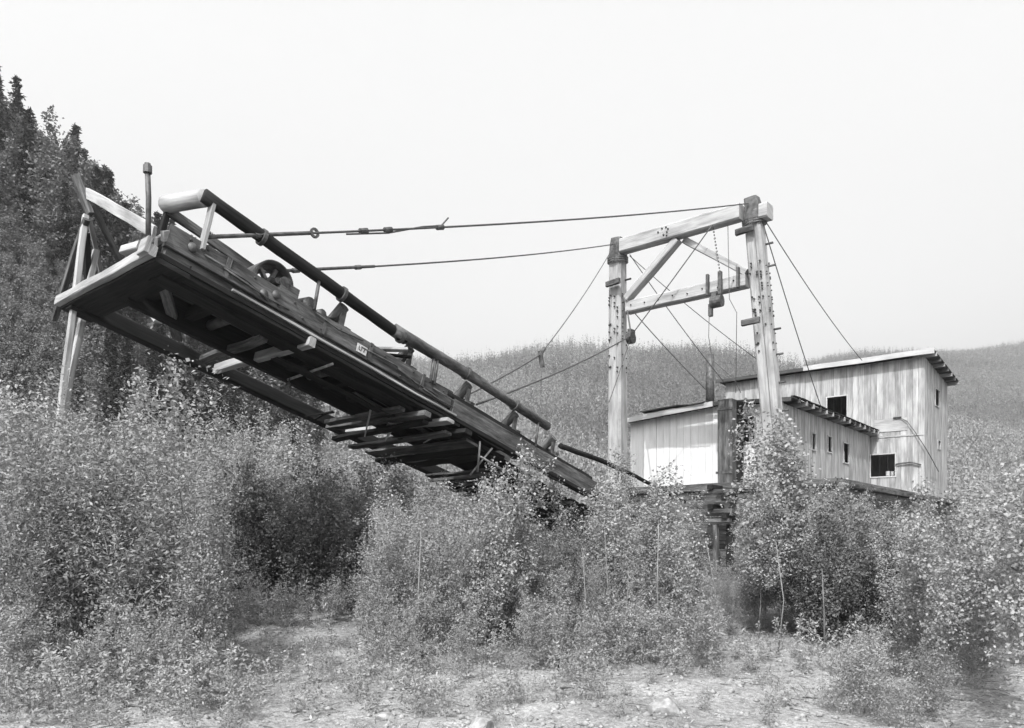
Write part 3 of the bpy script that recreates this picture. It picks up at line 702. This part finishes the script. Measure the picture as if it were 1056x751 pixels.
# saplings of the thicket: heights are for scale 1
WIL = [plant('willow_sapling', '', 'sapling', mesh_plant(20 + i, 3.0, 3 + i % 3, 34, 54, .05, .1, .2, .14, .36, .015, .95), 'willow', 'bark') for i in range(5)]
POP = [plant('poplar_sapling', '', 'sapling', mesh_plant(40 + i, 3.2, 1 + i % 2, 50, 62, .052, .27, .17, .06, .72, .017, .75), 'poplar', 'bark') for i in range(5)]
ALD = [plant('shade_toned_alder', '', 'shrub', mesh_plant(240 + i, 2.8, 4 + i % 2, 30, 60, .055, .06, .26, .16, .66, .013, .8), 'shade_toned_leaf', 'darkbark') for i in range(3)]  # leaf colour holds painted shade as well as the species' own tone
BUSH = [plant('low_bush', '', 'bush', mesh_plant(60 + i, 1.3, 7, 16, 50, .038, .05, .4, .3, .5), 'willow', 'bark', None, ('stems', 'foliage')) for i in range(3)]
TALL = [plant('poplar_tree', '', 'tree', mesh_plant(80 + i, 4.0, 2 + i, 42, 90, .05, .36, .2, .1, .7, .016), 'poplar', 'bark') for i in range(2)]

def zone(name_label, group, protos, poly, n, sc, mind=.45, fn=None):
    """scatter n plants in world region poly = (x/y lo, x/y hi, y lo, y hi)"""
    got = []; tries = 0
    while len(got) < n and tries < 6000:
        tries += 1
        y = math.sqrt(R.uniform(poly[2] ** 2, poly[3] ** 2)); x = R.uniform(poly[0], poly[1]) * y
        if any((x - a) ** 2 + (y - b_) ** 2 < mind ** 2 for a, b_ in got): continue
        if fn and not fn(x, y): continue
        got.append((x, y)); put(R.choice(protos), x, y, R.uniform(*sc), name_label, group)
def px(x): return (x - 528) / 760
zone('bushy willow sapling in the dense thicket left of the dirt clearing', 'willows in the left thicket', WIL, (px(-30), px(215), 8.0, 13), 46, (.7, 1.22), .4, lambda x, y: x / y < px(170) or y < 10.5)
zone('round leaved poplar sapling in the thicket at the left edge', 'poplars in the left thicket', POP, (px(-30), px(165), 9.5, 15), 26, (.9, 1.3), .4)
zone('shaded sapling growing under the raised end of the boom', 'saplings under the boom', WIL + POP, (px(205), px(420), 17, 22), 46, (1.0, 1.5), .5)
zone('alder shrub with leaf colour darkened for shade at the shaded back of the clearing under the boom', 'alders at the back of the clearing', ALD, (px(200), px(415), 14.3, 18), 46, (.6, 1.2), .4)
zone('low leafy bush at the back edge of the clearing below the boom', 'low bushes at the back of the clearing', BUSH, (px(205), px(415), 12.4, 14.6), 22, (.35, .8), .4)
zone('alder shrub with shade-darkened leaf colour among the left willows', 'alders in the left thicket', ALD, (px(-20), px(215), 8.6, 12), 12, (.5, 1.0), .5)
zone('alder shrub with shade-darkened leaf colour among saplings below the boom', 'alders below the boom', ALD, (px(400), px(725), 10.6, 13.5), 18, (.4, .66), .5)
zone('alder shrub with shade-darkened leaf colour right of the dirt track end', 'alders right of the track end', ALD, (px(835), px(930), 10.2, 13), 16, (.5, .84), .4)
zone('pale leaved sapling in the thicket below the middle of the boom', 'saplings below the middle boom', WIL + POP, (px(395), px(508), 10.2, 14.5), 44, (.42, .84), .4)
zone('short sapling in the thicket below the dark lower end of the boom', 'short saplings below the lower boom', WIL + POP, (px(508), px(608), 10, 14), 30, (.34, .48), .4)
zone('sapling in the thicket in front of the gantry legs', 'saplings before the gantry', WIL + POP, (px(608), px(714), 9.8, 14), 42, (.36, .72), .4)
zone('very short sapling below the timber crib', 'short saplings below the crib', WIL + POP, (px(722), px(775), 9.8, 16), 20, (.28, .42), .3)
zone('sapling in the thicket in front of the dredge hull', 'saplings before the hull', WIL + POP, (px(740), px(905), 11.5, 16), 74, (.5, .8), .36, lambda x, y: x / y > px(772))
zone('bushy sapling of the thicket at the right edge', 'saplings at the right edge', WIL + POP, (px(910), px(1085), 7.2, 13), 52, (.5, .72), .38, lambda x, y: y > 9 or x / y > px(950))
zone('bushy sapling of the thicket at the right edge', 'saplings at the right edge', WIL + POP, (px(1085), px(1300), 7.5, 15), 26, (.5, .8), .55)
zone('bare stemmed poplar tree with high crown beside the dirt track end', 'poplars at the track end', TALL, (px(765), px(880), 10.0, 11.6), 7, (.48, .62), .5)
zone('low leafy bush at the edge of the dirt clearing', 'low bushes round the clearing', BUSH, (px(385), px(760), 9.0, 10.0), 16, (.5, .8), .5)
zone('low leafy bush before the left thicket', 'low bushes before the left thicket', BUSH, (px(-20), px(215), 7.3, 8.2), 12, (.5, .85), .45)
zone('low leafy bush beside the track before the right thicket', 'low bushes beside the right thicket', BUSH, (px(890), px(1010), 6.4, 9.0), 10, (.45, .8), .45)
zone('sapling in the mass of brush behind the boom on the slope foot', 'brush at the slope foot', WIL + POP + BUSH, (px(-60), px(400), 19, 34), 100, (1.25, 1.9), .9)
zone('sapling in the brush behind the boom near the gantry', 'brush behind the boom', WIL + POP, (px(420), px(650), 17, 23), 26, (.9, 1.2), .8)
zone('taller sapling reaching up in front of the dark lower boom', 'tall saplings before the lower boom', POP, (px(500), px(530), 10.4, 11.6), 4, (.8, .95), .25)
zone('taller sapling reaching up in front of the left gantry leg foot', 'tall saplings before the left gantry leg', POP, (px(612), px(705), 10.4, 12), 7, (.68, .82), .4)
zone('taller sapling reaching up in front of the right gantry leg and shed side', 'tall saplings before the right gantry leg', POP, (px(778), px(838), 11, 12.4), 5, (.9, 1.12), .35)
# single plants the photograph lets one point at
put(POP[1], at(203, 600, 8.2).x, 8.2, .6, 'light leaved sapling standing foremost beside the left side of the clearing', None)
put(POP[3], px(1002) * 6.3 + .35, 6.3, .74, 'tall poplar sapling with a pale crooked trunk at the right edge', None)
put(TALL[0], px(1040) * 6.9, 6.9, .54, 'poplar with a bare pale stem at the lower right corner', None)
put(POP[0], px(440), 0, .5, '', None) if False else None
o = tubeo('dead_stem', M['bark'], None, [Vector((px(330) * 14.5, 14.5, 0)), Vector((px(331) * 14.5, 14.5, 1.2)), Vector((px(330.5) * 14.5, 14.4, 2.9))], .018, 6, True, .008)
tag(rebase(o, (px(330) * 14.5, 14.5, 0)), 'thin dead pale stem standing upright in front of dark brush', 'stem')

for i in range(18):                                            # thin pale bare stems among the leaves
    d = R.uniform(9.7, 11.5); x = px(R.choice((R.uniform(400, 530), R.uniform(590, 740), R.uniform(760, 880)))) * d; hh = R.uniform(1.0, 1.8); lx = R.gauss(0, .07)
    o = tubeo('bare_stem', M['bark'], None, [Vector((x, d, gz(x, d) - .03)), Vector((x + lx * .4 + R.gauss(0, .06), d, hh * .5)), Vector((x + lx, d + R.gauss(0, .1), hh))], R.uniform(.009, .016), 6, True, .005)
    tag(rebase(o, (x, d, 0)), 'thin pale bare stem standing among the leafy saplings', 'stem', 'bare stems in the thicket')

# weeds: upright leafy herbs
def mesh_weed(seed, h):
    g = np.random.default_rng(seed); tk = MB(); top = Vector((g.normal(0, .06), g.normal(0, .06), h)); tk.tube([Vector((0, 0, 0)), top * .5 + Vector((.02, 0, 0)), top], .005, 4, False, .002)
    n = int(90 * h / .5); k = g.uniform(.08, 1, n); a = g.uniform(0, 6.28, n); r = .1 * (1 - k) ** .7 * g.uniform(.2, 1, n)
    P = np.stack([np.cos(a) * r + top.x * k, np.sin(a) * r + top.y * k, k * h], 1)
    return [tk], *leaf_quads(P, .06, g, narrow=.3)
WEED = [plant('leafy_weed', '', 'weed', mesh_weed(300 + i, .55), 'weed', 'bark', None, ('stem', 'foliage')) for i in range(3)]
zone('upright leafy weed growing on the dirt clearing', 'weeds on the clearing', WEED, (px(230), px(620), 7.2, 10.5), 46, (.45, 1.1), .2)
zone('upright leafy weed at the shaded back of the clearing', 'weeds at the back of the clearing', WEED, (px(200), px(420), 11, 16), 40, (.6, 1.5), .2)
zone('upright leafy weed at the near left corner', 'weeds at the near left corner', WEED, (px(-10), px(240), 6.3, 7.6), 34, (.5, 1.1), .15)
zone('upright leafy weed along the right track edge', 'weeds along the track', WEED, (px(640), px(930), 8.6, 10.4), 40, (.5, 1.2), .15)

SEED = [plant('seedling', '', 'seedling', mesh_plant(340 + i, .5, 4, 9, 22, .034, .05, .45, .35, .5), 'willow', 'bark', None, ('stem', 'foliage')) for i in range(3)]
zone('small leafy seedling in the gravel of the clearing', 'seedlings on the clearing', SEED, (px(180), px(640), 6.4, 9.6), 60, (.4, 1.1), .22)
zone('small leafy seedling beside the bare track', 'seedlings by the track', SEED, (px(640), px(930), 6.4, 9.6), 24, (.4, .9), .22)
zone('small leafy seedling in the near left corner', 'seedlings in the left corner', SEED, (px(-10), px(240), 6.0, 7.6), 40, (.5, 1.3), .2)
# grass and litter: uncountable
def grass(name, n, reg, hgt, mat, w=.006, dens=None):
    g = np.random.default_rng(5 + n); y = np.sqrt(g.uniform(reg[2] ** 2, reg[3] ** 2, n)); x = g.uniform(reg[0], reg[1], n) * y
    pat = np.sin(x * 2.1 + 1) * np.cos(y * 1.7) + np.sin(x * 5 + y * 3.1) * .6 + g.normal(0, .3, n)
    k = pat > dens; x, y = x[k], y[k]; n = len(x); z = height(x, y)
    a = g.uniform(0, 6.28, n); h = hgt * g.uniform(.3, 1.2, n); l = h * g.uniform(.2, .9, n); b = g.uniform(0, 6.28, n)
    P = np.stack([x, y, z - .01], 1); s = np.stack([np.cos(a), np.sin(a), 0 * a], 1) * w; t = np.stack([np.cos(b) * l, np.sin(b) * l, h], 1)
    vs = np.stack([P - s, P + s, P + t * .6 + s * .7 + np.array([0, 0, 1]) * (h * .15)[:, None], P + t], 1).reshape(-1, 3)
    o = bpy.data.objects.new(name, rawmesh(name, vs, np.arange(n)[:, None] * 4 + np.arange(4)[None], M[mat])); COL.objects.link(o); o['kind'] = 'stuff'
    o['label'] = 'short dry grass growing in patches on the gravel clearing'; o['category'] = 'grass'; return o
grass('grass', 42000, (-.8, .8, 5.6, 15), .1, 'willow', .004, .9)
g_ = np.random.default_rng(9)
n = 1400; y = np.sqrt(g_.uniform(5.4 ** 2, 12 ** 2, n)); x = g_.uniform(-.8, .8, n) * y; P = np.stack([x, y, height(x, y) + .012], 1)
vs, fs = leaf_quads(P, .04, g_, 2.0, .6)
o = bpy.data.objects.new('ground_litter', rawmesh('ground_litter', vs, fs, M['weed'])); COL.objects.link(o); o['kind'] = 'stuff'; o['label'] = 'leaf litter and tiny plants on the gravel'; o['category'] = 'ground cover'
# pebbles
n = 15000; y = np.sqrt(g_.uniform(5.4 ** 2, 13 ** 2, n)); x = g_.uniform(-.8, .8, n) * y
r = .006 + .045 * g_.random(n) ** 6
base = np.array([(1, 0, 0), (0, 1, 0), (-1, 0, 0), (0, -1, 0), (0, 0, .7), (0, 0, -.7)]); F = np.array([(0, 1, 4), (1, 2, 4), (2, 3, 4), (3, 0, 4), (1, 0, 5), (2, 1, 5), (3, 2, 5), (0, 3, 5)])
vs = base[None] * r[:, None, None] * g_.uniform(.6, 1.3, (n, 6, 1)) + np.stack([x, y, height(x, y) + .004], 1)[:, None]
o = bpy.data.objects.new('pebbles', rawmesh('pebbles', vs.reshape(-1, 3), (np.arange(n)[:, None, None] * 6 + F[None]).reshape(-1, 3), M['stone'])); COL.objects.link(o); o['kind'] = 'stuff'; o['label'] = 'small pebbles strewn over the gravel'; o['category'] = 'pebbles'
tw = MB()
for _ in range(420):
    y = R.uniform(5.6, 12); x = R.uniform(-.75, .75) * y; a = R.uniform(0, 6.28); l = R.uniform(.05, .3)
    tw.tube([Vector((x, y, gz(x, y) + .008)), Vector((x + math.cos(a) * l * .5, y + math.sin(a) * l * .5, gz(x, y) + .02)), Vector((x + math.cos(a + .3) * l, y + math.sin(a + .3) * l, gz(x, y) + .01))], .004, 4, False, .002)
o = tw.build('dead_twigs', M['mid']); o['kind'] = 'stuff'; o['label'] = 'dead twigs scattered on the gravel'; o['category'] = 'twigs'
# rocks
import bmesh
def rock(pxx, pyy, wpx, label, flat=.5):
    d = EYE * 760 / (pyy - 550); c = at(pxx, pyy, d); r = wpx / 760 * d / 2; bm = bmesh.new()
    bmesh.ops.create_icosphere(bm, subdivisions=3, radius=1)
    q = [Vector((R.gauss(0, 1), R.gauss(0, 1), R.gauss(0, 1))).normalized() for _ in range(9)]; cut = [R.uniform(.6, .9) for _ in q]
    for v in bm.verts:
        for k, cc in zip(q, cut):
            e = v.co.dot(k) - cc
            if e > 0: v.co -= k * e
        v.co = Vector((v.co.x * r * 1.1, v.co.y * r * R.uniform(.97, 1.03), v.co.z * r * flat * 1.3))
    me = bpy.data.meshes.new('rock'); bm.to_mesh(me); bm.free(); me.materials.append(M['stone'])
    o = bpy.data.objects.new('rock', me); COL.objects.link(o); o.location = (c.x, c.y, gz(c.x, c.y) + r * flat * .35); o.rotation_euler.z = R.uniform(0, 6)
    tag(o, label, 'rock')
rock(495, 746, 30, 'pale flat rock at the very bottom middle of the clearing')
rock(686, 729, 38, 'largest angular rock, lying on the track right of the middle', .6)
rock(345, 681, 22, 'low rounded rock half buried farthest back in the clearing', .35)
rock(313, 713, 17, 'small rounded rock between two grass patches left of the middle')
rock(397, 736, 19, 'pale rock in grass left of the flat bottom rock')
rock(84, 717, 24, 'rock at the foot of the left thicket', .4)
rock(218, 641, 15, 'small flat pale stone beside the left saplings', .3)
rock(832, 713, 22, 'low flat stone sunk in the bare track at right', .25)
rock(808, 716, 14, 'smallest stone sunk in the bare track', .3)
o = tubeo('fallen_branch', M['mid'], None, [Vector((.5, 7.7, .03)), Vector((.66, 7.66, .06)), Vector((.8, 7.62, .035)), Vector((.9, 7.6, .03))], .013, 8, True, .006)
tag(rebase(o, (.35, 8.0, .05)), 'dark crooked branch lying on the clearing', 'branch')
o = tubeo('stake', M['dark'], None, [Vector((.55, 8.8, 0)), Vector((.56, 8.8, .16))], .01, 7); tag(rebase(o, (.55, 8.8, 0)), 'short dark stake sticking out of the ground before the saplings', 'stake')

# ------------------------------------------------------------------ trees of the left hillside
SPR = [plant('spruce_tree', '', 'tree', mesh_spruce(100 + i, 11), 'spruce', 'darkbark') for i in range(4)]
BIR = [plant('birch_tree', '', 'tree', mesh_plant(120 + i, 9.0, 1 + i % 2, 46, 46, .26, .2, .2, .05, .7, .012), 'birch', 'bark') for i in range(4)]
def ppy0(x, y): return 240 + max(0, 528 + x / y * 760) * .9
def hill(n, lab, grp, protos, xr, yr, sc, mind, cond=None):
    got = []; tries = 0
    while len(got) < n and tries < 8000:
        tries += 1; y = R.uniform(*yr); x = R.uniform(px(xr[0]), px(xr[1])) * y
        if any((x - a) ** 2 + (y - b_) ** 2 < mind ** 2 for a, b_ in got): continue
        if cond and not cond(x, y, gz(x, y)): continue
        got.append((x, y)); put(R.choice(protos), x, y, R.uniform(*sc), lab, grp, tilt=.02)
def ppy(x, y, z): return 550 - (z - EYE) / y * 760
hill(115, 'dark spruce standing on the brow of the left hill', 'spruces on the left hill brow', SPR, (-60, 330), (60, 125), (.8, 1.3), 1.6, lambda x, y, z: ppy(x, y, z) < ppy0(x, y) and z > 3)
hill(95, 'leafy birch standing on the brow of the left hill', 'birches on the left hill brow', BIR, (-60, 330), (58, 125), (.9, 1.45), 1.7, lambda x, y, z: ppy(x, y, z) < ppy0(x, y) and z > 3)
hill(36, 'dark young spruce on the lower slope behind the boom', 'spruces on the lower slope', SPR, (90, 330), (40, 75), (.45, .8), 1.6, lambda x, y, z: 300 < ppy(x, y, z) < 480)
HSH = [plant('hillside_shrub', '', 'shrub', mesh_plant(160 + i, 4.0, 4, 26, 40, .17, .05, .3, .2, .6), 'hillleaf', 'bark', None, ('stem', 'foliage')) for i in range(4)]
hill(280, 'leafy shrub on the open face of the left hill', 'shrubs on the left hill face', HSH, (-60, 330), (34, 80), (.55, 1.1), .9, lambda x, y, z: ppy0(x, y) - 40 < ppy(x, y, z) < 445)

# ------------------------------------------------------------------ far forest
def stand(x, y): return np.sin(x * .021 + .8 * np.sin(y * .013)) + np.sin(y * .017 + 1.3 + np.sin(x * .03)) + .7 * np.sin(x * .06 + y * .045)
def far_forest(n, sampler, hgt, wid, seed, name, mat='forest', sg=0):
    g = np.random.default_rng(seed); x, y = sampler(g, n); w = sg * (stand(x, y) + g.normal(0, .5, n) - .5); x, y = x[w >= 0], y[w >= 0]; z = height(x, y); n = len(x); Q = 26
    h = hgt * g.uniform(.5, 1.4, n); k = (np.arange(Q) + .5) / Q
    kk = np.clip(k[None] + g.normal(0, .03, (n, Q)), .05, 1); rad = wid * g.uniform(.7, 1.3, n)[:, None] * (1 - kk) ** .6
    a = g.uniform(0, 6.28, (n, Q)); off = rad * g.uniform(.2, .9, (n, Q))
    P = np.stack([x[:, None] + np.cos(a) * off, y[:, None] + np.sin(a) * off, z[:, None] + kk * h[:, None]], -1).reshape(-1, 3)
    vs, fs = leaf_quads(P, 1.0, g, .3, .8); sz = (rad * .45 + .22).ravel(); c = np.repeat(P, 4, 0); vs = c + (vs - c) * np.repeat(sz, 4)[:, None] * np.array([1.1, 1.1, 1.9])
    o = bpy.data.objects.new(name, rawmesh(name, vs, fs, M[mat])); COL.objects.link(o); o['kind'] = 'stuff'; o['label'] = 'far wooded hillside seen behind the dredge'; o['category'] = 'forest'
def sampA(g, n):
    y = 110 + 560 * g.random(n) ** .8; x = g.uniform(px(330), px(880), n) * y; return x, y
def sampB(g, n):
    y = 130 + 950 * g.random(n) ** .85; x = g.uniform(px(830), px(1110), n) * y; return x, y
far_forest(19000, sampA, 8.5, 1.8, 1, 'far_forest', 'forest', -1)
far_forest(22000, sampB, 8.0, 2.0, 2, 'far_forest_slope', 'forest', -1)
far_forest(17000, sampA, 12.5, 1.25, 3, 'far_spruce_stand', 'farspruce', 1)
far_forest(20000, sampB, 11.0, 1.4, 4, 'far_spruce_slope', 'farspruce', 1)

# ------------------------------------------------------------------ air
hm = bpy.data.materials.new('haze_air'); hm.use_nodes = True; hn = hm.node_tree.nodes; hn.clear()
hv = hn.new('ShaderNodeVolumePrincipled'); hv.inputs['Color'].default_value = grey(1); hv.inputs['Density'].default_value = .00045; hv.inputs['Anisotropy'].default_value = .3
ho = hn.new('ShaderNodeOutputMaterial'); hm.node_tree.links.new(hv.outputs[0], ho.inputs['Volume'])
zl, zh = float(GH.min()) - 1, float(GH.max()) + 25
bx = [(x, y, z) for z in (zl, zh) for y in (-90, 1760) for x in (-1060, 1560)]
hme = bpy.data.meshes.new('haze'); hme.from_pydata(bx, [], [(0, 2, 3, 1), (4, 5, 7, 6), (0, 1, 5, 4), (2, 6, 7, 3), (0, 4, 6, 2), (1, 3, 7, 5)]); hme.materials.append(hm); hme.update()
hz = bpy.data.objects.new('haze', hme); COL.objects.link(hz); hz['kind'] = 'stuff'; hz['label'] = 'thin pale summer haze in the valley air'; hz['category'] = 'haze'
